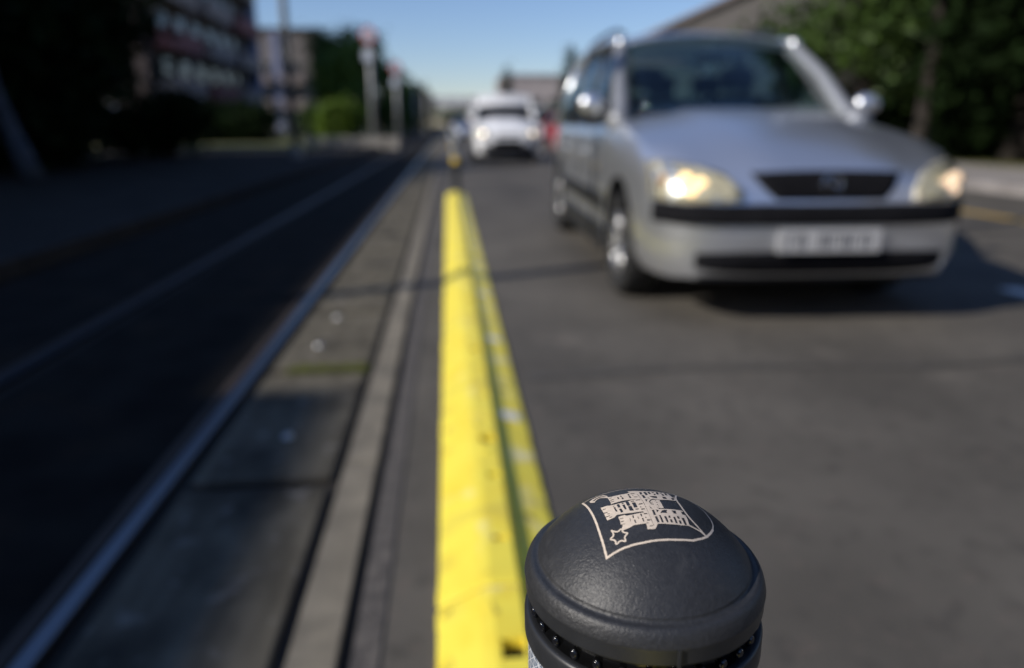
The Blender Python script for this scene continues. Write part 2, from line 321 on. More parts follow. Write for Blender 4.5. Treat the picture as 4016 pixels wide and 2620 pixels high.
CR_H="-1927,1293 -1737,1499 -1525,1571 -1405,1448 -1316,1248 -1392,1291 -1554,1437 -1711,1393 -1840,1246 -1893,1283;-951,847 -899,814 -904,649 -961,662;-789,967 -748,957 -758,801 -803,813;-791,717 -734,707 -739,544 -798,548;-467,992 -408,983 -404,817 -464,818;-473,738 -415,731 -413,538 -478,535;-306,819 -259,770 -299,713;-310,1033 -167,1020 -182,946 -311,954;-275,622 -147,604 -164,545 -286,562;-1249,966 -1163,969 -1168,919 -1249,913;-1268,730 -1132,749 -1138,700 -1268,678;-1275,545 -1155,553 -1159,514 -1275,497;-1303,128 -1241,141 -1241,92 -1298,76;-1297,4 -1230,-10 -1232,-166 -1208,-306 -1274,-294;-1126,177 -1038,156 -1037,-83 -1128,-72;-1113,-203 -1025,-221 -1012,-452 -1103,-446;-926,177 -849,204 -842,139 -916,123;-928,30 -834,29 -835,-297 -903,-292 -917,-113;-748,228 -628,234 -628,-83 -734,-84;-730,-161 -604,-171 -591,-474 -725,-455;-524,225 -401,241 -395,177 -519,172;-506,68 -379,58 -377,-282 -506,-285;-490,-400 -365,-408 -375,-466 -494,-459;-281,290 -113,295 -119,232 -284,238;-259,-63 -112,-42 -119,-110 -266,-130;-250,-243 -216,-333 -266,-346;-259,-448 -118,-442 -134,-499 -264,-507;-1725,146 -1608,123 -1612,87 -1720,94;-1748,-138 -1604,-169 -1609,-210 -1744,-193;-1629,-281 -1542,-305 -1546,-343 -1625,-312;-1733,-436 -1572,-435 -1574,-473 -1730,-476;-1609,-548 -1496,-554 -1499,-589 -1605,-580;-723,-808 -676,-803 -688,-936 -735,-941;-720,-1059 -675,-1061 -667,-1219 -716,-1219;-395,-780 -350,-781 -339,-911 -387,-919;-385,-1035 -339,-1037 -339,-1201 -385,-1203;-547,-920 -513,-921 -504,-1013 -529,-1040;-870,-935 -847,-935 -848,-1072 -873,-1080;-230,-928 -201,-1031 -247,-1031;-213,-1157 -90,-1156 -100,-1192 -213,-1198;-228,-755 -103,-760 -115,-805 -231,-807;-1235,-803 -1113,-817 -1115,-844 -1231,-832;-1234,-987 -1109,-986 -1111,-1011 -1235,-1019;-1248,-1140 -1114,-1143 -1115,-1167 -1244,-1172;82,1100 177,1125 145,844 56,836;264,1121 376,1137 364,782 271,743;457,1143 546,1177 545,913 453,885;650,1162 736,1185 729,1098 643,1077;659,902 736,932 719,798 645,773;845,1185 942,1241 899,937 802,888;1013,1185 1132,1274 1105,1160 1002,1088;1030,988 1122,999 1104,821 1020,804;1229,1237 1331,1272 1294,978 1204,946;1429,1234 1697,1429 1740,1347 1565,840 1474,836;79,712 166,715 177,432 81,416;262,548 329,383 297,339;400,589 584,625 695,607 661,433 548,441 468,495;952,620 1089,651 1110,477 948,425;1355,657 1504,688 1437,491 1351,467;94,261 203,276 108,77;725,266 1464,398 1458,-419 580,-482 492,-497 393,-390 302,-258 231,-116 219,71 313,232 455,321 585,311;112,-268 143,-354 203,-469 134,-450;149,-590 231,-593 221,-879 140,-876;328,-548 426,-592 331,-726;471,-751 568,-615 678,-559 770,-564 717,-675 732,-745;977,-560 1154,-536 1132,-632 1142,-717 1016,-730 1011,-629;1382,-532 1477,-531 1510,-712 1399,-705;156,-1010 232,-999 244,-1299 163,-1297;345,-926 407,-933 416,-1298 343,-1300;535,-994 621,-983 619,-1289 554,-1293;722,-926 799,-917 779,-1038 715,-1037;727,-1145 803,-1137 800,-1291 727,-1291;913,-994 994,-973 992,-1293 915,-1304;1088,-909 1168,-892 1172,-1023 1092,-1040;1092,-1154 1171,-1137 1175,-1294 1087,-1312;1267,-988 1371,-955 1374,-1307 1285,-1324;-226,-780 -104,-782 -108,-815 -226,-814;-206,-1133 -81,-1139 -86,-1171 -211,-1164;-280,-1305 -173,-1307 -178,-1332 -283,-1328;-201,-1472 -73,-1463 -72,-1490 -200,-1499"
CR_G="409,234 631,273 711,221 700,-92 694,-417 583,-444 375,-390 266,-188 233,-43 278,110"
CR_I="483,163 546,180 539,127 478,115;513,39 559,35 553,-15 505,-19;475,-149 533,-145 520,-188 466,-192;495,-269 543,-266 533,-311 488,-307;243,24 359,32 348,-6 242,-13;241,-80 357,-135 337,-171 258,-153;695,137 738,124 715,81 689,89;698,-37 742,-49 718,-96 693,-85;695,-199 733,-229 715,-259 686,-242"
CR_L="0.16:-60,872 -54,480 -37,131 -43,-255 -44,-620 -45,-1074 -31,-1471"
CR_S="0.82:-2276,1684 -2210,854 -2171,116 -2146,-495 -2138,-949 -2126,-1316 -2106,-1747 -2093,-2101 -2091,-2294;0.62:-1684,-1280 -1482,-1469 -1291,-1318 -1292,-1556 -1076,-1627 -1291,-1739 -1252,-1986 -1456,-1831 -1654,-1981 -1637,-1759 -1851,-1637 -1624,-1558 -1684,-1280;0.8:2065,-1691 1904,-1413 1632,-850 1557,-408 1521,451 1618,878 1887,1563;0.65:2065,-1691 1889,-1507 1484,-1336;0.82:-2091,-2294 -1798,-2235 -1463,-2189 -1023,-2167 -645,-2171 -256,-2148 363,-2133 719,-2126 1369,-2058 1799,-1866 2065,-1691 2342,-1398 2550,-1099;0.5:2550,-1099 2696,-746 2760,-406 2746,-87 2731,285 2617,616 2501,1112 2368,1480 2060,1750 1700,1930 1300,2050 840,2110 340,2060 -183,1963 -699,1912 -1210,1864 -1716,1826 -1972,1787 -2276,1684"
def parse(s): return [[tuple(int(q)/100 for q in p.split(',')) for p in g.split()] for g in s.split(';')]
def parse_w(s): return [(float(g.split(':')[0]),[tuple(int(q)/100 for q in p.split(',')) for p in g.split(':')[1].split()]) for g in s.split(';')]
def chaikin(P,it=2):
    for _ in range(it):
        Q=[P[0]]
        for a,b in zip(P[:-1],P[1:]): Q+=[(a[0]*.75+b[0]*.25,a[1]*.75+b[1]*.25),(a[0]*.25+b[0]*.75,a[1]*.25+b[1]*.75)]
        P=Q+[P[-1]]
    return P
def crest_mesh():
    cell=.1
    xs=np.arange(-24,28.6,cell);ys=np.arange(-24,23.6,cell);X,Y=np.meshgrid(xs+cell/2,ys+cell/2)
    nz=np.array([[mnoise.noise(Vector((a*4,b*4,0))) for a in xs[::4]] for b in ys[::4]]).repeat(4,0).repeat(4,1)[:X.shape[0],:X.shape[1]]*.035
    def pip(P):
        p=np.array(P); ins=np.zeros(X.shape,bool); j=len(p)-1
        for i in range(len(p)):
            xi,yi=p[i];xj,yj=p[j]
            if yi!=yj: ins^=((yi>Y)!=(yj>Y))&(X+nz<(xj-xi)*(Y-yi)/(yj-yi)+xi)
            j=i
        return ins
    def strk(P,w_):
        p=np.array(P); d=np.full(X.shape,9e9)
        for a,b in zip(p[:-1],p[1:]):
            v=b-a; L=max(v@v,1e-9); t=np.clip(((X-a[0])*v[0]+(Y-a[1])*v[1])/L,0,1)
            d=np.minimum(d,np.hypot(X-a[0]-t*v[0],Y-a[1]-t*v[1]))
        return d+nz<w_/2
    Mk=np.zeros(X.shape,bool)
    for P in parse(CR_F): Mk|=pip(P)
    for P in parse(CR_H):
        c_=np.mean(P,0); k_=1.16 if len(P)<10 else 1.02
        Mk&=~pip([(c_[0]+(x-c_[0])*k_,c_[1]+(y-c_[1])*k_) for x,y in P])
    for P in parse(CR_G): Mk|=pip(P)
    for P in parse(CR_I): Mk&=~pip(P)
    for w_,P in parse_w(CR_L): Mk&=~strk(P,w_)
    for i,(w_,P) in enumerate(parse_w(CR_S)):
        if i==2: P=[(x,y if (x<-21 or y<15) else y*.965) for x,y in P]
        Mk|=strk(chaikin(P) if i<3 else P,w_)
    idx={};vs=[];fs=[]
    def vid(i,j):
        if (i,j) not in idx:
            x=xs[0]+j*cell; y_=ys[0]+i*cell; r=min(math.hypot(x,y_)*.001,R0*.999)
            idx[(i,j)]=len(vs); vs.append((x*.001,y_*.001,dome_z(r)+.00014))
        return idx[(i,j)]
    for i,j in zip(*np.nonzero(Mk)): fs.append((vid(i,j),vid(i,j+1),vid(i+1,j+1),vid(i+1,j)))
    me=bpy.data.meshes.new('crest'); me.from_pydata(vs,[],fs); me.update(); return me
def make_bollard(loc,label,shaft):
    t=empty('bollard',loc,0,label,'bollard','dark grey lane bollards standing on the divider')
    # local frame: origin at base; cap ring plane at z=shaft
    B=Vector((0,0,shaft))
    r=.05
    prof=[(r*.999,-.0002),(r,.0003),(r*.997,.0010),(r*.988,.0028),(r*.974,.0047),(r*.957,.0060),(r*.940,.0066),(r*.922,.0067),(r*.905,.0066),(r*.886,.0068),(R0*1.006,.0074),(R0*1.0,H0)]
    MB().lathe([(.03,-.0070),(r*.955,-.0072),(r*.988,-.0070),(r*.992,-.0062),(r*.994,-.0012),(r*.999,-.0002)],128,B).obj('skirt',m_shaft,t,True,weld=True)
    cap=MB().lathe(prof,128,B)
    dp=[(R0*math.sin(a*math.pi/2/28) if False else R0*(1-a/28),0) for a in range(29)]
    dp=[(q,dome_z(q)) for q,_ in dp[:-1]]+[(.00001,dome_z(0))]
    capo=cap.obj('cap',m_cap,t,True,weld=True)
    dome=MB().lathe(dp,128,B).obj('dome',m_cap,capo,True,weld=True)
    tick=MB().box(.0440,.0478,-.0002,.0002,.0075,.0092); 
    g=MB().lathe([(.0478,.0),(.0466,-.0071),(.0462,-.019),(.04,-.021)],96,B+Vector((0,0,0))).obj('lens_ring',m_black,t,True,weld=True)
    for k in range(30):
        a=R(-161.5+12*k)
        b=MB().ball((0,0,0),(.0018,.0016,.0027),14,10).obj('bead',m_bead,g,True)
        b.location=B+Vector((.0468*math.cos(a),.0468*math.sin(a),-.0137)); b.rotation_euler=(R(18),0,a+math.pi/2)
    MB().lathe([(.044,-.0175),(.0468,-.0172),(.0484,-.0166),(.0496,-.0170),(.0501,-.0185),(.0501,-.027),(.0495,-.0285),(.0478,-.0287)],128,B).obj('collar',m_shaft,t,True,weld=True)
    MB().box(-.0005,.0005,-.0507,-.0492,-.0075,.0002).obj('mould_seam',m_shaft,t).location=B
    sh=MB().lathe([(.0478,-.0285),(.0478,-.30),(.0478,-shaft+.06),(.052,-shaft+.05),(.075,-shaft+.02),(.082,-shaft),(.0,-shaft)],64,B).obj('shaft',m_shaft,t,True,weld=True)
    # reflective sleeves with UVs
    for (za,zb) in ((-.029,-.13),(-.20,-.30)):
        n=64; me=bpy.data.meshes.new('sleeve'); vs=[];fs=[]
        for q in (za,zb):
            for i in range(n+1):
                a=2*math.pi*i/n; vs.append((.0487*math.cos(a),.0487*math.sin(a),shaft+q))
        fs=[(i,n+1+i,n+2+i,i+1) for i in range(n)]
        me.from_pydata(vs,[],fs); uv=me.uv_layers.new(name='UVMap')
        for p in me.polygons:
            for li,vi in zip(p.loop_indices,p.vertices): uv.data[li].uv=((vi%(n+1))/n,me.vertices[vi].co.z)
        link('reflective_sleeve',me,m_foil,t,True)
    return t,capo,dome
capc=Vector((0.07756551,0.24323607,1-.18138624)); SH=(capc.z-.0625)/NB.z
base=capc-NB*SH
bol,capo,dome=make_bollard(base,'dark grey plastic bollard with a cream castle crest on its domed cap, in sharp focus',SH)
e1=Vector((.99998179,0,.00603492)).normalized(); e2=NB.cross(e1)
Mx=Matrix.Identity(4)
for i in range(3): Mx[i][0]=e1[i];Mx[i][1]=e2[i];Mx[i][2]=NB[i];Mx[i][3]=base[i]
bol.matrix_world=Mx
cr=link('crest',crest_mesh(),m_print,capo); cr.location=(0,0,SH)
b2=copy_tree(bol); b2.matrix_world=Matrix.Translation((.105,yend+.22,.0))@Matrix.Scale(1.15,4)
m_yref=mat('yellow reflector',(.9,.6,.05),.3)
for ch in b2.children:
    if ch.name.startswith('shaft'): MB().lathe([(.0495,.40),(.0495,.47)],40).obj('yellow_band',m_yref,b2,True)
b2['label']='far blurred dark bollard standing at the end of the near yellow divider'
for i,yy in enumerate((16.2,22.5,29.0)):
    b3=copy_tree(b2); b3.location=(.10,yy,.0)
    b3['label']=['tiny blurred dark bollard in the lane line just before the white van','tiny dark bollard beside the flank of the white van','most distant tiny dark bollard in the lane line'][i]
# ---------------- vehicles ----------------
m_silver=mat('silver metallic paint',(.84,.86,.89),.33,.86,var=.03,scale=900,coat=.6)
m_vwhite=mat('white car paint',(.88,.88,.88),.35,0,var=.03,scale=30,coat=.8)
m_vred=mat('red car paint',(.42,.02,.02),.35,.1,var=.05,scale=30,coat=.8)
m_vgrey=mat('grey blue car paint',(.12,.15,.2),.3,.5,var=.05,scale=30,coat=.8)
m_trim=mat('black bumper plastic',(.018,.019,.022),.45,var=.15,scale=80)
m_tyre=mat('tyre rubber',(.02,.02,.02),.8,var=.2,scale=60,bump=.3,bscale=80,bdist=.003)
m_rim=mat('alloy rim',(.55,.55,.55),.3,.9,var=.05,scale=30)
m_chrome=mat('chrome',(.8,.8,.8),.08,1,var=.02)
m_int=mat('dark cabin fabric',(.010,.010,.012),.9,spec=.12,var=.3,scale=40)
m_glass=glassmat('tinted car glass',(.78,.88,.87),1.0)
m_sglass=glassmat('side car glass',(.62,.74,.76),1.6)
m_lens=glassmat('clear lamp cover',(.93,.93,.9),1.0)
m_house=mat('lamp reflector',(.80,.73,.55),.35,.15,var=.2,scale=25)
m_amber=mat('amber lens',(.55,.32,.12),.3,var=.1,scale=30)
m_bulb=mat('lit warm bulb',(1,.8,.5),.5,emit=(1,.68,.30),estr=2.2)
m_bulb2=mat('lit warm lamp',(1,.8,.6),.5,emit=(1,.66,.40),estr=.9)
m_bulbW=mat('lit white lamp',(1,.9,.8),.5,emit=(1,.80,.62),estr=5)
m_tail=mat('red lamp glass',(.5,.01,.01),.2,var=.05)
m_plate=mat('number plate white',(.50,.50,.50),.5,var=.05,scale=20)
m_ink=mat('plate ink',(.05,.05,.06),.6)
def lerp(a,b,t): return a+(b-a)*t
def make_car(name,loc,rz,S,label,cat,paint,group=None,detail=True,bulb=None):
    t=empty(name,loc,rz,label,cat,group)
    W=S['W']; st=S['st']
    rows=[]
    for (s,w,zb,zs,zt) in st:
        h=[(0,zb),(.6*w,zb),(.93*w,zb+.012),(.985*w,zb+.09),(w,zb+(zs-zb)*.45),(.995*w,zb+(zs-zb)*.75),(.975*w,zs-.05),(.93*w,zs),(.74*w,lerp(zs,zt,.42)),(.56*w,lerp(zs,zt,.60)),(.47*w,lerp(zs,zt,.93)),(.25*w,lerp(zs,zt,1.0)),(0,zt)]
        ring=[(x,s,z) for x,z in h]+[(-x,s,z) for x,z in h[-2:0:-1]]
        rows.append(ring+[ring[0]])
    mb=MB().grid(rows); n=len(rows[0]); 
    mb.f.append(tuple(range(n-1))[::-1]); mb.f.append(tuple((len(rows)-1)*n+i for i in range(n-1)))
    me=mb.mesh('body',True); bvh=BVHTree.FromPolygons([v.co for v in me.vertices],[p.vertices[:] for p in me.polygons])
    body=link('body',me,[paint,m_trim],t)
    cut=MB()
    wr=S['wr']
    for s in S['ax']:
        for sg in (-1,1): cut.cyl((sg*(W-.24),s,wr+.01),(sg*(W+.3),s,wr+.01),wr+.075,n=36)
    c=cut.obj('cut',m_trim); c.parent=t; bpy.context.view_layer.update(); boolean(body,c)
    body.data.polygons.foreach_set('use_smooth',[True]*len(body.data.polygons))
    md=body.modifiers.new('es','EDGE_SPLIT'); md.split_angle=R(38)
    def fy(x,z):
        h=bvh.ray_cast(Vector((x,-1,z)),Vector((0,1,0))); return (h[0].y if h[0] else 0.3)
    def panel(nm,cols,m,off=.006,th=.012,parent=None,nz=5,smooth=True):
        P=[]
        for x,zt_,zb_ in cols:
            P.append([(x,fy(x,lerp(zb_,zt_,j/nz))-off,lerp(zb_,zt_,j/nz)) for j in range(nz+1)])
        return MB().grid(P).obj(nm,m,parent or t,smooth,solid=th)
    F=S['front']
    # grille
    gx,gt,gb,gx2=F['grille']
    N=14; cols=[]
    for i in range(N+1):
        x=lerp(-gx,gx,i/N); a=abs(x); zb_=gb if a<gx2 else lerp(gb,gt-.012,((a-gx2)/(gx-gx2))**1.3)
        cols.append((x,gt-.01*(x/gx)**2,zb_))
    g=panel('grille',cols,m_int,.004,.008)
    for k in range(1,5):
        z=lerp(gb,gt,k/5.0); wdt=gx2+(gx-gx2)*k/5.0-.02
        P=[(x,fy(x,z)-.014,z) for x in np.linspace(-wdt,wdt,12)]
        MB().tube(P,[.004]*12,6).obj('grille_bar',m_int,g,True)
    if F.get('badge'):
        bz=(gt+gb)/2+.004; by=fy(0,bz)-.02
        bm_=MB(); NN=28
        P=[(.046*math.cos(2*math.pi*i/NN),by,bz+.046*math.sin(2*math.pi*i/NN)) for i in range(NN+1)]
        bm_.tube(P,[.006]*(NN+1),8)
        bm_.tube([(-.062,by-.003,bz+.004),(-.01,by-.003,bz+.012),(.01,by-.003,bz-.012),(.062,by-.003,bz-.004)],[.002,.007,.007,.002],8)
        bm_.obj('badge',m_chrome,t,True)
        MB().grid([[(-.40,fy(-.4,gb-.035)-.01,gb-.03+.0),(-.40,fy(-.4,gb-.06)-.01,gb-.06)],[(.4,fy(.4,gb-.035)-.01,gb-.03),(.4,fy(.4,gb-.06)-.01,gb-.06)]])
    # bumper strip
    sx,s1,s0=F['strip']; cols=[(x,s1,s0) for x in np.linspace(-sx,sx,28)]
    panel('bumper_strip',cols,F.get('stripmat',m_trim),.012,.02)
    lx,l1,l0=F['intake']; cols=[(x,l1-.015*(x/lx)**2,l0+.03*(x/lx)**4) for x in np.linspace(-lx,lx,20)]
    panel('lower_intake',cols,m_trim if not F.get('intmat') else F['intmat'],.004,.008)
    if F.get('lip'):
        ax_,a1,a0=F['lip']; panel('lower_lip',[(x,a1,a0) for x in np.linspace(-ax_,ax_,20)],m_trim,.006,.02)
    # headlights
    for sg in (-1,1):
        cols=[(sg*x,a,b) for x,a,b in F['lamp']]
        if sg<0: cols=cols[::-1]
        hl=panel('headlight',cols,m_house,.003,.006)
        panel('lamp_cover',cols,m_lens,.016,.004,hl)
        for (bx,bz,br) in F['bulbs']:
            yy=fy(sg*bx,bz)-.009
            o=MB().cyl((sg*bx,yy-.004,bz),(sg*bx,yy+.03,bz),br,br*.7,20).obj('bulb',bulb[0] if sg<0 else bulb[1],hl)
        if F.get('ind'):
            ix,iz,ir=F['ind']; yy=fy(sg*ix,iz)-.01
            MB().ball((sg*ix,yy+.01,iz),(ir*.8,.02,ir)).obj('indicator',m_amber,hl,True)
    # plate
    if F.get('plate'):
        px,pz=F['plate']; yy=fy(px,pz)-.03
        p=MB().box(px-.26,px+.26,yy,yy+.01,pz-.057,pz+.057).obj('number_plate',m_plate,t,bevel=.004)
        for k in range(8):
            if k==2: continue
            x0=px-.215+k*.054; ink=MB()
            ink.box(x0,x0+.008,yy-.003,yy-.001,pz-.036,pz+.036); ink.box(x0+.008,x0+.034,yy-.003,yy-.001,pz+.028,pz+.036)
            if k%2: ink.box(x0+.026,x0+.034,yy-.003,yy-.001,pz-.036,pz+.028)
            ink.obj('plate_character',m_ink,p,weld=True)
    # greenhouse
    G=S['gh']; hw=G['hw']; rw=G['rw']; zb0=G['zbelt']
    def wsb(u): x=u*G['wsb_w']; return Vector((x,G['wsb_s']+.26*(u*u)*.9,G['wsb_z']-.03*u*u))
    def wst(u): x=u*G['wst_w']; return Vector((x,G['wst_s']+.10*u*u,G['wst_z']-.035*u*u))
    P=[]
    for i in range(13):
        u=-1+i/6; a=wsb(u);b=wst(u); P.append([a.lerp(b,j/6)+Vector((0,-.03*math.sin(math.pi*j/6),.012*math.sin(math.pi*j/6))) for j in range(7)])
    MB().grid(P).obj('windscreen',S.get('glass',m_glass),t,True,solid=.005)
    MB().tube([wsb(-1+i/6)+Vector((0,.0,-.012)) for i in range(13)],[.014]*13,8).obj('cowl_trim',m_trim,t,True)
    # roof
    zr=G['zr']; P=[]
    for i,(s,z) in enumerate(zr):
        P.append([( rw*1.04*u, s+(.10*u*u if i==0 else 0), z-.045*u*u-.03*u**6) for u in [-1+k/8 for k in range(17)]])
    MB().grid(P).obj('roof',paint,t,True,solid=.02)
    if G.get('header'):
        a=G['header']; P=[]
        for i in range(13):
            u=-1+i/6; q=wst(u); q2=q.lerp(wsb(u),a); P.append([q2+Vector((0,-.035,.006)),q+Vector((0,-.02,.02))])
        MB().grid(P).obj('roof_header',paint,t,True,solid=.01)
    s0=zr[0][0]; s1=zr[-1][0]
    def roofedge(s):
        for (a,za),(b,zb_) in zip(zr[:-1],zr[1:]):
            if s<=b: return lerp(za,zb_,max(0,(s-a)/(b-a)))-.07
        return zr[-1][1]-.07
    for sg in (-1,1):
        A0=Vector((sg*hw*.985,G['wsb_s']+.10,zb0-.0)); A0=Vector((sg*(G['wsb_w']+.075),G['wsb_s']+.22,G['wsb_z']-.03)); A1=Vector((sg*(G['wst_w']+.035),G['wst_s']+.11,G['wst_z']-.03))
        MB().tube([A0+Vector((sg*.05,-.12,-.05)),A0,A0.lerp(A1,.5)+Vector((sg*.012,-.02,.02)),A1,A1+Vector((0,.2,.02))],[.075,.062,.048,.040,.034],10).obj('pillar',S.get('pillar',paint),t,True)
        pts=[Vector((sg*rw*1.02,s,roofedge(s)+.01)) for s in np.linspace(s0+.05,s1,8)]
        MB().tube(pts,[.035]*8,8).obj('roof_edge',paint,t,True)
        divs=G['divs']  # list of (belt s, roof s)
        for k,(a,b) in enumerate(divs[1:],1):
            MB().tube([Vector((sg*hw*.98,a,zb0)),Vector((sg*rw*1.02,b,roofedge(b)))],[.04,.035],8).obj('pillar',(paint if k==len(divs)-1 else m_trim),t,True)
        for (a0,b0),(a1,b1) in zip(divs[:-1],divs[1:]):
            P=[[Vector((sg*hw*.975,lerp(a0,a1,i/4),zb0)).lerp(Vector((sg*rw*1.01,lerp(b0,b1,i/4),roofedge(lerp(b0,b1,i/4)))),j/4)+Vector((sg*.03*math.sin(math.pi*j/4),0,0)) for j in range(5)] for i in range(5)]
            MB().grid(P).obj('side_window',m_sglass if not G.get('panelvan') or a0<G['panelvan'] else paint,t,True,solid=.004)
        MB().box(min(sg*(W-.02),sg*(W+.006)),max(sg*(W-.02),sg*(W+.006)),S['ax'][0]+wr+.1,S['ax'][1]-wr-.1,.20,.36).obj('sill_shade_strip',m_trim,t,bevel=.008)  # dark strip added along the sill to paint in the flank's shade
        if detail:
            # mirror
            mx=sg*(hw+.10); ms=G['mir_s']; mz=G['mir_z']
            mo=MB().ball((mx,ms,mz),(.092,.055,.07),14,10).obj('wing_mirror',paint,t,True)
            MB().cyl((sg*(hw-.04),ms+.03,mz-.06),(mx-sg*.05,ms+.01,mz-.03),.025,.02,8).obj('mirror_stalk',m_trim,mo)
            if G.get('rails'):
                rp=[Vector((sg*rw*.93,s,roofedge(s)+.10+ (0 if 0<i<7 else -.035))) for i,s in enumerate(np.linspace(s0+.25,s1-.2,8))]
                MB().tube(rp,[.017]*8,8).obj('roof_rail',m_trim,t,True)
            # door seams, moulding, handles
            for s in G['seams']:
                MB().box(sg*(W+.001)-.002,sg*(W+.001)+.002,s-.004,s+.004,.28,zb0-.06).obj('door_seam',m_trim,t)
            MB().box(min(sg*(W-.02),sg*(W+.012)),max(sg*(W-.02),sg*(W+.012)),S['ax'][0]+wr+.1,S['ax'][1]-wr-.1,.45,.57).obj('side_moulding',m_trim,t,bevel=.006)  # real moulding, made wider to paint in more of the flank's shade
            for s in G['handles']:
                MB().box(min(sg*(W-.01),sg*(W+.03)),max(sg*(W-.01),sg*(W+.03)),s,s+.16,.80,.83).obj('door_handle',paint,t,bevel=.006)
    if G.get('sill'):
        pass
    # rear
    a,b=divs[-1]
    P=[[Vector((u*hw*.9,a+.06,zb0)).lerp(Vector((u*rw*.95,b+.03,roofedge(b)+.03)),j/3) for j in range(4)] for u in [-1+k/4 for k in range(9)]]
    MB().grid(P).obj('rear_window',m_sglass,t,True,solid=.004)
    for sg in (-1,1):
        e=st[-3]; MB().box(min(sg*.97*e[1],sg*.80*e[1]),max(sg*.97*e[1],sg*.80*e[1]),st[-1][0]-.1,st[-1][0]+.01,.75,zb0).obj('tail_light',m_tail,t,bevel=.01)
    # cabin
    fl=MB().box(-hw*.93,hw*.93,G['wsb_s']+.3,divs[-1][0],zb0-.10,zb0-.02); fl.box(-hw*.8,hw*.8,G['wsb_s']+.12,G['wsb_s']+.55,zb0-.05,zb0+.03)
    fl.obj('dashboard',m_int,t,bevel=.02)
    for row,s in enumerate(G['seats']):
        for x in ((-.36,.36) if row==0 else (-.42,0,.42)):
            q=MB().box(x-.24,x+.24,s,s+.12,zb0-.25,zb0+.22); q.obj('seat',m_int,t,bevel=.04)
            MB().box(x-.13,x+.13,s+.02,s+.11,zb0+.26,zb0+.42).obj('headrest',m_int,t,bevel=.035)
    P=[(.36+.18*math.cos(2*math.pi*i/20),G['seats'][0]-.55+.07*math.sin(2*math.pi*i/20),zb0+.02+.16*math.sin(2*math.pi*i/20)) for i in range(21)]
    MB().tube(P,[.013]*21,6).obj('steering_wheel',m_int,t,True)
    MB().box(-.11,.11,G['wst_s']-.05,G['wst_s']-.02,G['wst_z']-.17,G['wst_z']-.1).obj('rear_view_mirror',m_trim,t,bevel=.01)
    # wheels
    wproto=None
    for s in S['ax']:
        for sg in (-1,1):
            we=empty('wheel',(sg*(W-.105),s,wr),0); we.parent=t; we.rotation_euler=(0,0,0 if sg>0 else math.pi)
            if wproto is None:
                pr=[(wr*.62,-.09),(wr*.90,-.10),(wr*.975,-.085),(wr,-.055),(wr,.055),(wr*.975,.085),(wr*.90,.10),(wr*.62,.09),(wr*.62,-.09)]
                m_=MB().lathe(pr,40); m_.v=[(z,x,y) for x,y,z in m_.v]; ty=m_.obj('tyre',m_tyre,we,True,weld=True)
                rm=MB().lathe([(wr*.64,-.08),(wr*.64,.085),(wr*.60,.08),(wr*.58,.03),(.09,.035),(.0,.035)],40); rm.v=[(z,x,y) for x,y,z in rm.v]
                ri=rm.obj('rim',m_rim,we,True,weld=True)
                sp=MB()
                for k in range(7):
                    a=2*math.pi*k/7; d=Vector((0,math.cos(a),math.sin(a)))
                    sp.cyl(Vector((.06,0,0))+d*.03,Vector((.075,0,0))+d*wr*.6,.028,.018,8)
                sp.cyl((.03,0,0),(.08,0,0),.05,.045,20); spo=sp.obj('spokes',m_rim,ri,True)
                wproto=we; we.scale=(1,1,1)
            else:
                for ch in list(wproto.children): copy_tree(ch,we)
    return t
m_pil=mat('dimmed silver pillar paint',(.30,.31,.33),.45,.3,var=.03,scale=90)  # body silver dimmed in colour so the pillars show less sky glare
ZAF=dict(pillar=m_pil,W=.871,wr=.312,ax=(.87,3.56),
 st=[(0,.30,.43,.575,.60),(.008,.38,.38,.60,.635),(.022,.47,.33,.625,.66),(.05,.61,.275,.66,.715),(.10,.70,.245,.70,.79),(.17,.772,.235,.75,.845),(.27,.822,.232,.80,.895),(.42,.852,.23,.865,.95),(.60,.866,.22,.915,1.00),(.88,.871,.20,.965,1.06),(1.10,.871,.19,1.00,1.095),(1.20,.871,.19,1.01,1.10),(1.42,.871,.19,1.0,1.03),(2.2,.871,.19,.99,.995),(3.0,.871,.19,1.0,1.0),(3.6,.868,.20,1.01,1.01),(4.0,.85,.24,1.0,1.0),(4.2,.81,.30,.95,.95),(4.30,.74,.38,.80,.82)],
 front=dict(grille=(.38,.785,.652,.27),badge=True,strip=(.868,.632,.532),intake=(.64,.405,.285),stripmat=m_int,lip=(.66,.262,.244),intmat=m_int,
  lamp=[(.43,.690,.645),(.50,.765,.640),(.60,.805,.636),(.70,.822,.636),(.78,.828,.638),(.825,.822,.648)],
  bulbs=[(.695,.742,.034),(.635,.715,.040),(.665,.690,.028)],ind=(.775,.73,.035),plate=(-.008,.458)),
 gh=dict(hw=.835,rw=.63,zbelt=1.0,wsb_w=.685,wsb_s=1.14,wsb_z=1.085,wst_w=.60,wst_s=1.93,wst_z=1.59,zr=[(1.92,1.61),(2.2,1.65),(2.7,1.675),(3.2,1.67),(3.7,1.64),(4.0,1.59)],
  divs=[(1.50,2.06),(2.30,2.30),(3.16,3.12),(4.08,3.90)],mir_s=1.45,mir_z=1.13,rails=True,seams=(1.40,2.30,3.16),handles=(2.05,2.95),seats=(2.25,3.15)))
m_vglass=glassmat('dark van glass',(.12,.15,.15),1.0)
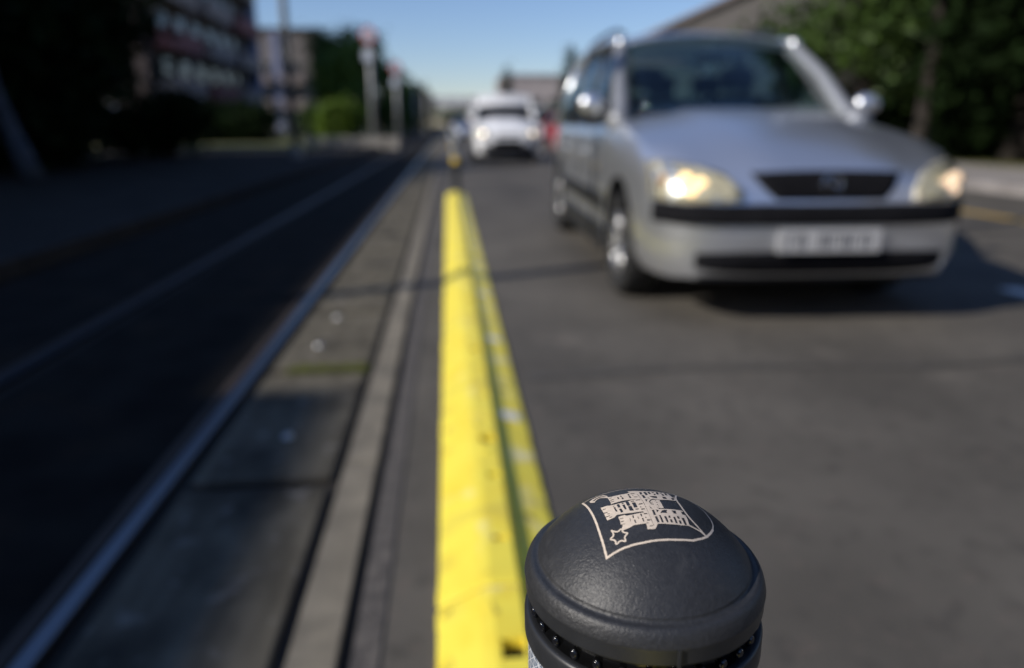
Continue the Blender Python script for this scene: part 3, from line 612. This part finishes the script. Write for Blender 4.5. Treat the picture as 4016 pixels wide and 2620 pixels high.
VAN=dict(glass=m_vglass,W=.90,wr=.32,ax=(.86,3.6),
 st=[(0,.35,.40,.68,.72),(.01,.48,.33,.72,.76),(.04,.62,.26,.76,.81),(.10,.74,.23,.82,.88),(.2,.82,.22,.88,.95),(.35,.865,.22,.95,1.03),(.6,.89,.21,1.0,1.11),(.9,.9,.20,1.04,1.19),(1.05,.9,.2,1.06,1.22),(1.3,.9,.2,1.07,1.10),(2.2,.9,.2,1.08,1.08),(3.6,.9,.22,1.08,1.08),(4.25,.89,.28,1.06,1.06),(4.38,.86,.36,.9,.9)],
 front=dict(grille=(.42,.60,.50,.36),badge=False,strip=(.30,.74,.70),intmat=m_int,intake=(.68,.50,.27),lip=(.72,.27,.235),
  lamp=[(.50,.80,.72),(.60,.86,.70),(.70,.90,.70),(.78,.93,.72),(.82,.94,.76)],bulbs=[(.66,.77,.05)],plate=None),
 gh=dict(hw=.87,rw=.74,zbelt=1.1,wsb_w=.76,wsb_s=1.0,wsb_z=1.215,wst_w=.70,wst_s=1.62,wst_z=1.74,header=.42,zr=[(1.60,1.78),(1.9,1.84),(2.7,1.86),(3.6,1.86),(4.3,1.83)],
  divs=[(1.35,1.75),(2.15,2.15),(3.2,3.2),(4.32,4.28)],mir_s=1.35,mir_z=1.2,rails=False,seams=(1.3,2.15,3.2),handles=(1.95,),seats=(2.1,),panelvan=2.1))
HAT=dict(W=.84,wr=.30,ax=(.80,3.25),
 st=[(0,.30,.42,.58,.60),(.01,.42,.36,.60,.64),(.04,.56,.28,.64,.70),(.12,.70,.23,.70,.78),(.25,.79,.22,.76,.85),(.45,.825,.21,.82,.92),(.9,.84,.2,.88,.99),(1.1,.84,.19,.90,1.0),(1.3,.84,.19,.92,.95),(2.2,.84,.19,.93,.93),(3.3,.84,.2,.95,.95),(3.85,.81,.26,.93,.93),(3.98,.76,.36,.8,.8)],
 front=dict(grille=(.36,.66,.60,.30),badge=False,strip=(.3,.56,.53),intake=(.5,.42,.30),lamp=[(.48,.72,.66),(.6,.76,.65),(.70,.78,.66),(.76,.78,.68)],bulbs=[(.64,.70,.04)],plate=(0,.48)),
 gh=dict(hw=.80,rw=.58,zbelt=.94,wsb_w=.68,wsb_s=1.05,wsb_z=1.0,wst_w=.56,wst_s=1.8,wst_z=1.42,zr=[(1.78,1.44),(2.2,1.47),(2.8,1.46),(3.4,1.40)],
  divs=[(1.35,1.9),(2.2,2.2),(3.0,2.95),(3.75,3.35)],mir_s=1.4,mir_z=1.0,rails=False,seams=(1.3,2.2),handles=(2.0,),seats=(2.15,3.0)))
make_car('minivan',(1.85,3.19,0),R(-1.3),ZAF,'silver minivan driving towards the camera with its headlights lit','minivan',m_silver,bulb=(m_bulb,m_bulb2))
make_car('delivery_van',(1.60,18.9,0),0,VAN,'white van with lit headlights following the silver minivan','van',m_vwhite,bulb=(m_bulbW,m_bulbW))
def flipped(name,loc,S,label,cat,paint,group=None,rz=math.pi): return make_car(name,loc,rz,S,label,cat,paint,group,detail=True,bulb=(m_house,m_house))
flipped('parked_car',(4.75,30,0),HAT,'red hatchback showing beside the white van, partly hidden by the silver minivan','car',m_vred)
flipped('delivery_van',(5.1,40.5,0),VAN,'second white van, standing behind the red hatchback','van',m_vwhite)
make_car('car',(1.5,62,0),0,HAT,'distant dark blue grey car in the lane behind the white van','car',m_vgrey,bulb=(m_house,m_house))
make_car('car',(.0,38,0) if False else (1.2,44,0),0,HAT,'pale silver car following behind the white van','car',m_silver,bulb=(m_house,m_house))
make_car('parked_car',(-9.6,25.2,.13),R(70),HAT,'white car parked among the dark trees on the left','car',m_vwhite,bulb=(m_house,m_house))
# ---------------- buildings ----------------
m_winglass=mat('window glass dark',(.02,.025,.03),.08,var=.2,scale=2,spec=.8)
m_frame=mat('window frame',(.35,.34,.32),.6)
def building(name,x0,x1,y0,y1,z0,H,wallm,roofm,label,faces,floor=2.9,step=3.2,ww=1.5,wh=1.4,balc=None,cat='building',off=0.9,parap=.4,accent=None):
    t=empty(name,(x0,y0,z0),0,label,cat)
    X=x1-x0;Y=y1-y0
    MB().box(0,X,0,Y,0,H).obj('wall',wallm,t)
    MB().box(-.25,X+.25,-.25,Y+.25,H,H+parap).obj('roof',roofm,t,bevel=.03)
    nf=int((H-.5)//floor); cnt=0
    for f in faces:
        L=X if f in 'SN' else Y; n=int((L-1)//step); m0=(L-n*step)/2
        for i in range(n):
            for k in range(nf):
                if cnt>=96: break
                cnt+=1
                a=m0+i*step+(step-ww)/2; z=k*floor+off
                d=.06
                if f=='S': bx=lambda q,e,u0,u1,w0,w1:(u0,u1,-q,-q+e,w0,w1)
                elif f=='E': bx=lambda q,e,u0,u1,w0,w1:(X+q-e,X+q,u0,u1,w0,w1)
                else: bx=lambda q,e,u0,u1,w0,w1:(-q,-q+e,u0,u1,w0,w1)
                fr=MB()
                fr.box(*bx(d,.05,a-.08,a,z-.08,z+wh+.08)); fr.box(*bx(d,.05,a+ww,a+ww+.08,z-.08,z+wh+.08)); fr.box(*bx(d,.05,a,a+ww,z+wh,z+wh+.08)); fr.box(*bx(d,.05,a,a+ww,z-.08,z)); fr.box(*bx(d,.04,a+ww/2-.03,a+ww/2+.03,z,z+wh))
                fo=fr.obj('window',m_frame,t)
                MB().box(*bx(.03,.02,a,a+ww,z,z+wh)).obj('pane',m_winglass,fo)
    if balc:
        f,L0,L1,dep,mats=balc
        for k in range(1,nf):
            z=k*floor
            for bi,(a,b) in enumerate(zip(L0,L1)):
                m=mats[(k+bi)%len(mats)]
                if f=='E':
                    q=MB().box(X,X+dep,a,b,z-.15,z); q.box(X+dep-.06,X+dep,a,b,z,z+1.0); q.box(X,X+dep-.06,a,a+.06,z,z+1.0); q.box(X,X+dep-.06,b-.06,b,z,z+1.0)
                else:
                    q=MB().box(a,b,-dep,0,z-.15,z); q.box(a,b,-dep,-dep+.06,z,z+1.0); q.box(a,a+.06,-dep+.06,0,z,z+1.0); q.box(b-.06,b,-dep+.06,0,z,z+1.0)
                q.obj('balcony',m,t)
    if accent:
        for (bx_,m) in accent: MB().box(*bx_).obj('facade_strip',m,t)
    return t
m_b1=mat('dark red brick facade',(.075,.055,.05),.9,var=.15,scale=1.2)
m_balc1=mat('grey balcony panel',(.24,.195,.18),.85,var=.15,scale=1)
m_balc2=mat('red balcony panel',(.20,.075,.075),.85,var=.15,scale=1)
m_blue=mat('bluish render',(.24,.26,.38),.85,var=.1,scale=1)
m_maroon=mat('maroon render',(.13,.03,.05),.85,var=.1,scale=1)
m_beige=mat('beige grey facade',(.20,.175,.16),.9,var=.15,scale=.6)
m_darkroof=mat('dark roof edge',(.05,.045,.045),.9)
m_browngrey=mat('brown grey cladding',(.10,.09,.08),.85,var=.12,scale=.8)
m_pale=mat('pale concrete',(.6,.59,.57),.8,var=.08,scale=.5)
m_farb=mat('pale brown block facade',(.42,.36,.34),.9,var=.15,scale=.5)
building('apartment_building',-34,-18.4,47,73,0,21,m_b1,m_darkroof,'dark red apartment block with stacked grey and red balconies on the left','ES',balc=('E',[1,9,17],[7,15,23],1.3,[m_balc1,m_balc1,m_balc2]),accent=[((15.6,15.75,24.2,25.2,0,21),m_maroon),((15.6,16.6,23.1,24.1,0,21),m_blue)])
building('apartment_building',-29,-15.6,90,115,0,11.6,m_beige,m_darkroof,'beige grey apartment block with maroon end wall, beyond the dark red block','S',step=2.6,balc=('S',[4.5,9.4],[8.0,12.0],1.1,[m_balc1]),accent=[((13.4,13.55,.1,24.9,0,11.6),m_maroon),((8.3,9.2,-.25,0,0,11.6),m_blue)])
building('apartment_building',-30,-16.2,-45,13.3,0,9.75,m_b1,m_darkroof,'low dark block beside the tram tracks, left of the camera, shading the rails','E')
lb=[o for o in C.objects if o.get('label','').startswith('low dark block')][0]
MB().box(13.0,14.05,-.25,41.3,10.15,10.47).obj('shade_upstand',m_darkroof,lb)  # unseen step added so the block's shadow reaches farther over the near slabs
building('hall_building',13.2,40,24,75,0,6.35,m_browngrey,m_browngrey,'long brown grey hall with a pale roof edge behind the silver minivan','W',floor=3.2,step=5,ww=3,wh=1.2,off=1.6,cat='hall',parap=.25,accent=[((-.35,-.27,-.2,51.2,6.45,6.62),m_balc1)])
building('apartment_building',9.5,26,120,140,0,8.6,m_farb,m_farb,'far pale brown apartment block beside the road, right of the white van','S',step=2.8,balc=('S',[2,8],[6,13],1.0,[m_pale]))
building('sky_blocker',-22,14,-70,-50,0,12,m_browngrey,m_darkroof,'unseen brown block added behind the camera to block sky light','E')  # added out of view to cut sky light in the shaded areas
building('sky_blocker',20,46,-40,-2,0,17,m_browngrey,m_darkroof,'unseen brown block added right of the camera to block sky light','W')  # second unseen block, added to hide more of the sky
# footbridge
t=empty('road_bridge',(-30,200,0),0,'long white bridge crossing over the far end of the road','bridge')
MB().box(0,75,0,7,5.6,6.3).obj('deck',m_balc1,t)
MB().box(0,75,-.2,0,6.0,8.4).obj('parapet',m_pale,t); MB().box(0,75,7,7.2,6.0,8.4).obj('parapet',m_pale,t)
for x in (4,18,46,62): MB().box(x,x+1.2,1,6,0,5.6).obj('pier',m_balc1,t,bevel=.1)
for x in range(0,75,3): MB().box(x,x+.12,-.28,-.2,6.0,8.45).obj('parapet_post',m_balc1,t)
# ---------------- vegetation ----------------
m_bark=mat('tree bark',(.035,.028,.022),.95,var=.3,scale=9,stretch=(4,4,1),bump=.7,bscale=20,bdist=.02)
m_bark2=mat('pale grey bark',(.07,.08,.095),.9,var=.4,scale=5,stretch=(3,3,1),bump=.5,bscale=20,bdist=.02)
def leafm(n,c): 
    m=mat(n,c,.55,var=.45,scale=1.4,detail=5,spec=.25); b=m.node_tree.nodes['Principled BSDF']
    return m
m_lf_shade=leafm('shaded foliage',(.009,.018,.005)); m_lf_shade.node_tree.nodes['Principled BSDF'].inputs['Specular IOR Level'].default_value=.06; m_lf_shade.node_tree.nodes['Principled BSDF'].inputs['Roughness'].default_value=.85; m_lf_mid=leafm('mid green foliage',(.045,.080,.014)); m_lf_sun=leafm('sunlit green foliage',(.07,.125,.02)); m_lf_bright=leafm('bright green foliage',(.10,.16,.012)); m_lf_brown=leafm('olive brown foliage',(.09,.08,.035)); m_lf_cyp=leafm('cypress foliage',(.018,.035,.016))  # first leaf colour lowered to carry the deep tree shade
def leaves(blobs,n,size,seed,shell=.55):
    rs=np.random.RandomState(seed); vols=np.array([b[3]*b[4]*b[5] for b in blobs])**.8; vols/=vols.sum()
    V=[];F=[]
    for b,share in zip(blobs,vols):
        k=max(8,int(n*share)); cl=max(3,k//26)
        d=rs.normal(size=(cl,3)); d/=np.linalg.norm(d,axis=1)[:,None]; rr=(shell+(1-shell)*rs.rand(cl))**1.0
        cc=d*rr[:,None]*np.array(b[3:6])+np.array(b[:3])
        which=rs.randint(0,cl,k); sp=.16*min(b[3:6])+size*1.5
        p=cc[which]+rs.normal(size=(k,3))*sp
        a=rs.normal(size=(k,3)); a/=np.linalg.norm(a,axis=1)[:,None]; c=rs.normal(size=(k,3)); c-=a*(a*c).sum(1)[:,None]; c/=np.linalg.norm(c,axis=1)[:,None]
        s=size*(.6+.8*rs.rand(k))[:,None]
        q=np.stack([p-a*s,p+c*s*.5,p+a*s,p-c*s*.5],1)
        base=len(V); V+=q.reshape(-1,3).tolist(); F+=[(base+4*i,base+4*i+1,base+4*i+2,base+4*i+3) for i in range(k)]
    me=bpy.data.meshes.new('crown'); me.from_pydata(V,[],F); me.update(); return me
def tree(name,loc,h,tr,blobs,lm,n,size,seed,label,group=None,bark=None,lean=(0,0),cat='tree',crown='crown'):
    t=empty(name,loc,0,label,cat,group); rs=random.Random(seed); bark=bark or m_bark
    pts=[Vector((lean[0]*k/6+rs.uniform(-.04,.04)*(k>0),lean[1]*k/6+rs.uniform(-.04,.04)*(k>0),h*k/6)) for k in range(7)]
    MB().tube(pts,[tr*(1.25 if k==0 else 1-.11*k) for k in range(7)],12).obj('trunk',bark,t,True)
    lb=MB()
    for b in blobs[:9]:
        a=pts[rs.randint(3,6)]; e=Vector(b[:3]); mid=a.lerp(e,.5)+Vector((rs.uniform(-.2,.2),rs.uniform(-.2,.2),.1))
        lb.tube([a,mid,a.lerp(e,.92)],[tr*.4,tr*.25,tr*.1],7)
    lb.obj('limbs',bark,t,True)
    link(crown,leaves(blobs,n,size,seed),lm,t)
    return t
def blobset(rs,cx,cy,z0,z1,r,k):
    out=[]
    for i in range(k):
        a=rs.uniform(0,6.28); q=r*math.sqrt(rs.random())*.75; z=rs.uniform(z0,z1)
        s=rs.uniform(.32,.5)*r; out.append((cx+q*math.cos(a),cy+q*math.sin(a),z,s,s,s*.8))
    return out
rs=random.Random(5)
def simple_tree(loc,h,r,z0,lm,n,size,seed,label,group=None,k=14,name='tree',bark=None,lean=(0,0),tr=None):
    q=random.Random(seed); return tree(name,loc,h*.75,tr or .035*h+.02,blobset(q,lean[0],lean[1],z0+r*.3,h-r*.3,r,k),lm,n,size,seed,label,group,bark,lean)
# left shaded trees
simple_tree((-10.2,13.8,.125),5.6,3.6,.5,m_lf_shade,16000,.16,1,'big dark shaded tree filling the upper left corner',k=26,tr=.28)
simple_tree((-10.7,18.2,.125),5.9,4.3,.5,m_lf_shade,17000,.17,2,'dark leafy tree behind the one in the left corner, before the red block',k=24,tr=.3)
simple_tree((-13.5,26.5,.125),6.0,3.0,.5,m_lf_shade,9000,.17,3,'dark tree just left of the parked white car, farther back',k=16,tr=.25)
simple_tree((-9.0,9.6,.125),4.9,2.4,1.6,m_lf_shade,6000,.14,31,'nearest dark tree with a crown overhanging the left kerb',k=14,tr=.2)
t=tree('leaning_tree',(-6.6,11.8,.125),4.0,.15,[(-2.4,.6,3.7,1.2,1.2,.6),(-1.9,-.3,3.6,1.0,1.0,.6),(-2.8,1.0,3.3,.9,.9,.6)],m_lf_shade,2500,.14,4,'leaning tree with pale bluish grey bark at the left edge',None,m_bark2,(-1.0,.2))
def shrub(loc,rx,ry,h,lm,n,size,seed,label,group=None,name='shrub'):
    q=random.Random(seed); bl=[(q.uniform(-.7,.7)*rx,q.uniform(-.7,.7)*ry,h*q.uniform(.25,.72),rx*.38,ry*.38,h*.28) for _ in range(max(6,int(rx*ry*2)))]
    t=empty(name,loc,0,label,'shrub',group)
    st=MB()
    for i in range(6):
        a=q.uniform(0,6.28); st.tube([(q.uniform(-.1,.1),q.uniform(-.1,.1),0),(rx*.4*math.cos(a),ry*.4*math.sin(a),h*.6)],[.03,.012],6)
    st.obj('stems',m_bark,t); link('foliage',leaves(bl,n,size,seed,.3),lm,t); return t
shrub((-9.8,17.5,.125),2.2,1.6,2.4,m_lf_shade,6000,.12,11,'low dark shrub under the corner tree')
shrub((-7.9,20.8,.125),1.4,1.3,1.7,m_lf_shade,5000,.12,12,'dark shrub right of the white parked car','shaded shrubs on the left')
shrub((-13.4,21.5,.125),2.2,1.8,2.1,m_lf_shade,5000,.13,13,'dark shrub left of the white parked car')
shrub((-8.9,15.2,.125),1.5,1.4,1.7,m_lf_shade,4000,.12,15,'dark shrub at the foot of the big corner tree')
shrub((-10.5,36,.125),2.4,2.0,1.5,m_lf_shade,4500,.15,16,'dark bushes in front of the dark red block')
shrub((-13,42,.125),3,2.0,1.9,m_lf_shade,5000,.16,17,'low dark bushes below the balconies of the red block')
# mid left sunlit greenery
shrub((-5.7,40,.1),1.5,1.4,2.3,m_lf_bright,5500,.11,21,'bright green sunlit bush beside the left poles')
shrub((-8.5,44,.1),1.4,1.3,2.0,m_lf_mid,3500,.11,22,'mid green bush left of the bright one')
simple_tree((-7.2,55,.0),8.0,2.5,1.0,m_lf_sun,9000,.17,23,'dark green tree next to the maroon end wall')
simple_tree((-5.6,66,.0),7.0,2.2,.8,m_lf_sun,6000,.18,24,'green tree behind the pole with the red disc')
simple_tree((-5.4,84,.0),6.2,2.2,.8,m_lf_sun,5000,.2,25,'smaller green tree farther along the left poles')
simple_tree((-5.2,108,.0),6.5,2.4,.8,m_lf_brown,4500,.24,26,'olive brown tree near the left end of the bridge')
simple_tree((-5.5,140,.0),7.0,3.0,.6,m_lf_brown,4000,.3,27,'most distant olive brown tree before the bridge')
bl=[(random.uniform(-90,120),random.uniform(-6,6),random.uniform(1,4),random.uniform(4,7),3,random.uniform(2,3.2)) for _ in range(60)]
o=link('far_treeline',leaves(bl,14000,.6,77,.3),m_lf_cyp); o.location=(0,265,0); tag(o,'dark far wood seen beneath and beyond the white bridge','treeline',kind='stuff')
# right side
def cyp(loc,h,r,seed,label):
    bl=[(0,0,h*(.12+.8*i/7),r*(1-.75*(i/7)**1.5),r*(1-.75*(i/7)**1.5),h*.09) for i in range(8)]
    return tree('cypress',loc,h*.8,.1,bl,m_lf_cyp,3000,.16,seed,label,'cypresses by the far road')
cyp((6.6,80,0),7.0,.9,41,'slim dark cypress standing behind the roof of the white van')
cyp((10.4,60,0),7.5,.9,42,'slim dark cypress just left of the minivan roof')
shrub((10.8,70,0),2.2,2,2.6,m_lf_bright,2500,.16,43,'bright green bush above the second white van')
rt_lab=['green leafy tree just right of the minivan roof','darker tree behind and right of the leafy one','shaded tree near the right edge of the picture','tree overhanging the right pavement, its crown set above view to shade those behind']
simple_tree((11.7,19.5,.1),8.2,2.7,1.5,m_lf_mid,12000,.15,51,rt_lab[0],k=22)
simple_tree((14.2,16.5,.1),8.6,3.6,1.2,m_lf_shade,15000,.16,52,rt_lab[1],k=24)
simple_tree((14.6,11.2,.1),9.0,3.9,1.4,m_lf_shade,15000,.15,53,rt_lab[2],k=24)
simple_tree((13.4,7.0,.12),9.4,3.4,4.9,m_lf_shade,16000,.15,54,rt_lab[3],k=22,tr=.16,lean=(-2.6,0))  # crown kept above view to shade the trees behind
simple_tree((13.2,12.4,.12),10,3.8,4.9,m_lf_shade,20000,.15,55,'street tree added on the right pavement for its shade, second from the camera',k=24,tr=.16,lean=(-2.6,0))  # added so its unseen crown blocks sun from the right trees
simple_tree((11.6,16.6,.12),10,3.4,5.0,m_lf_shade,18000,.15,56,'street tree added on the right pavement for its shade, third from the camera',k=24,tr=.16)  # added likewise, crown out of view and there for its shade
m_fence=mat('dark fence boards',(.02,.02,.02),.9,var=.2,scale=3)
tf=empty('board_fence',(16.2,4,.1),0,'tall dark board fence behind the right hand trees','fence')
MB().box(0,.06,0,26,0,2.4).obj('boards',m_fence,tf)
pp=None
for i in range(11): MB().box(-.1,-.001,i*2.5,i*2.5+.1,0,2.5).obj('post',m_fence,tf)
for i,(x,y,l) in enumerate(((13.4,9.5,'dark hedge bush at the right edge behind the pale pavement'),(13.6,13.2,'dark hedge bush below the shaded right trees'),(13.9,17.4,'dark hedge bush behind the right bonnet corner of the minivan'),(13.5,21.5,'dark hedge bush at the foot of the green leafy tree'))):
    shrub((x,y,.1),1.2,2.1,2.1,m_lf_shade,6000,.11,60+i,l,'hedge bushes behind the right pavement')
# ---------------- street furniture ----------------
m_pole=mat('galvanised pole',(.30,.30,.29),.5,.3,var=.12,scale=8)
m_red=mat('red sign',(.55,.03,.03),.4); m_signw=mat('white sign',(.68,.72,.76),.4)
def pole(loc,h,r,label,group,sign=None,arm=False):
    t=empty('street_pole',loc,0,label,'pole',group)
    MB().cyl((0,0,0),(0,0,h),r,r*.75,16).obj('shaft',m_pole,t,True)
    MB().cyl((0,0,0),(0,0,.25),r*1.7,r*1.5,16).obj('base_plate',m_pole,t,bevel=.01)
    MB().ball((0,0,h),(r*.9,r*.9,r*.6)).obj('pole_cap',m_pole,t,True)
    if arm:
        MB().tube([(0,0,h-.3),(1.2,0,h+.2),(2.6,0,h+.35)],[r*.5,r*.4,r*.35],10).obj('arm',m_pole,t,True)
        MB().box(2.2,3.0,-.14,.14,h+.24,h+.36).obj('lamp_head',m_pole,t,bevel=.03)
    if sign:
        s=MB().cyl((0,-r-.03,h+.0),(0,-r-.06,h+.0),.34,n=32).obj('disc_sign',m_red,t)
        MB().cyl((0,-r-.061,h+.0),(0,-r-.07,h+.0),.24,n=32).obj('sign_centre',m_signw,s)
        MB().box(-.28,.16,-r-.07,-r-.04,h-1.05,h-.6).obj('sign_panel',m_signw,t,bevel=.01)
    return t
pole((-4.25,20.3,.125),9.0,.11,'tall grey street pole, sunlit above and shaded below, before the beige block','street poles along the tram track',arm=True)
pole((-3.35,33,.0),4.75,.13,'grey pole with a red disc sign beside the tram track','street poles along the tram track',sign=True)
pole((-3.05,45,.0),4.3,.13,'second, farther pole with a small red disc sign','street poles along the tram track',sign=True)
pole((-2.8,64,.0),4.6,.14,'third plain grey pole along the track, nearer the bridge','street poles along the tram track')
pole((-2.7,90,.0),4.8,.15,'smallest distant grey pole before the bridge','street poles along the tram track')
# lamp standard just outside the left of the frame, its shadow crosses the road
sd=Vector((math.cos(SAZ),math.sin(SAZ),0)); pb=Vector((-.757,4.16,0))-sd*4.9
pole((pb.x,pb.y,.125),9.5,.085,'tall lamp post left of the frame whose shadow crosses the road','street poles along the tram track')
# low white wall beside the track
mw=mat('whitewashed wall',(.27,.25,.22),.85,var=.2,scale=2)
simple_tree((-8.6,60,0),9.0,2.6,1.2,m_lf_mid,7000,.18,71,'taller dark green tree rising right behind the maroon end wall')
tw=empty('low_wall',(-6.2,31.5,.0),R(-14),'low pale wall at the foot of the bright green bush','wall')
for i in range(7): MB().box(i*.62,i*.62+.5,0,.18,0,.42).obj('wall_block',mw,tw,bevel=.02)
MB().box(-.05,4.3,-.02,.2,.42,.5).obj('coping',mw,tw,bevel=.01)
# small things on the concrete slabs
m_eye=mat('worn steel eye',(.5,.5,.48),.35,.7)
for i,(x,y,l) in enumerate(((-.62,3.62,'small steel slab eye beside the pole shadow'),(-.63,3.13,'small steel slab eye in the sunlit middle slab'),(-.56,2.14,'small steel slab eye in the shaded slab nearer the camera'))):
    o=MB().lathe([(.0,.010),(.012,.010),(.018,.006),(.02,.0)],20).obj('slab_eye',m_eye,None,True); o.location=(x,y,.003); tag(o,l,'steel eye','steel lifting eyes set in the concrete slabs')
m_weed=mat('weed green',(.14,.16,.02),.8,var=.3,scale=30)
q=np.random.RandomState(4); V=[];F=[]
for k in range(900):
    x=-.70+q.rand()*.33; y=2.80+q.normal()*.022; a=q.rand()*6.28; l=.012+.03*q.rand(); dx,dy=math.cos(a)*.004,math.sin(a)*.004; b=len(V)
    V+=[(x-dx,y-dy,-.005),(x+dx,y+dy,-.005),(x+q.normal()*.012,y+q.normal()*.012,l*.5)]; F.append((b,b+1,b+2))
me=bpy.data.meshes.new('weeds'); me.from_pydata(V,[],F); tag(link('weeds',me,m_weed),'green weeds growing in the gap between two concrete slabs','weeds',kind='stuff')
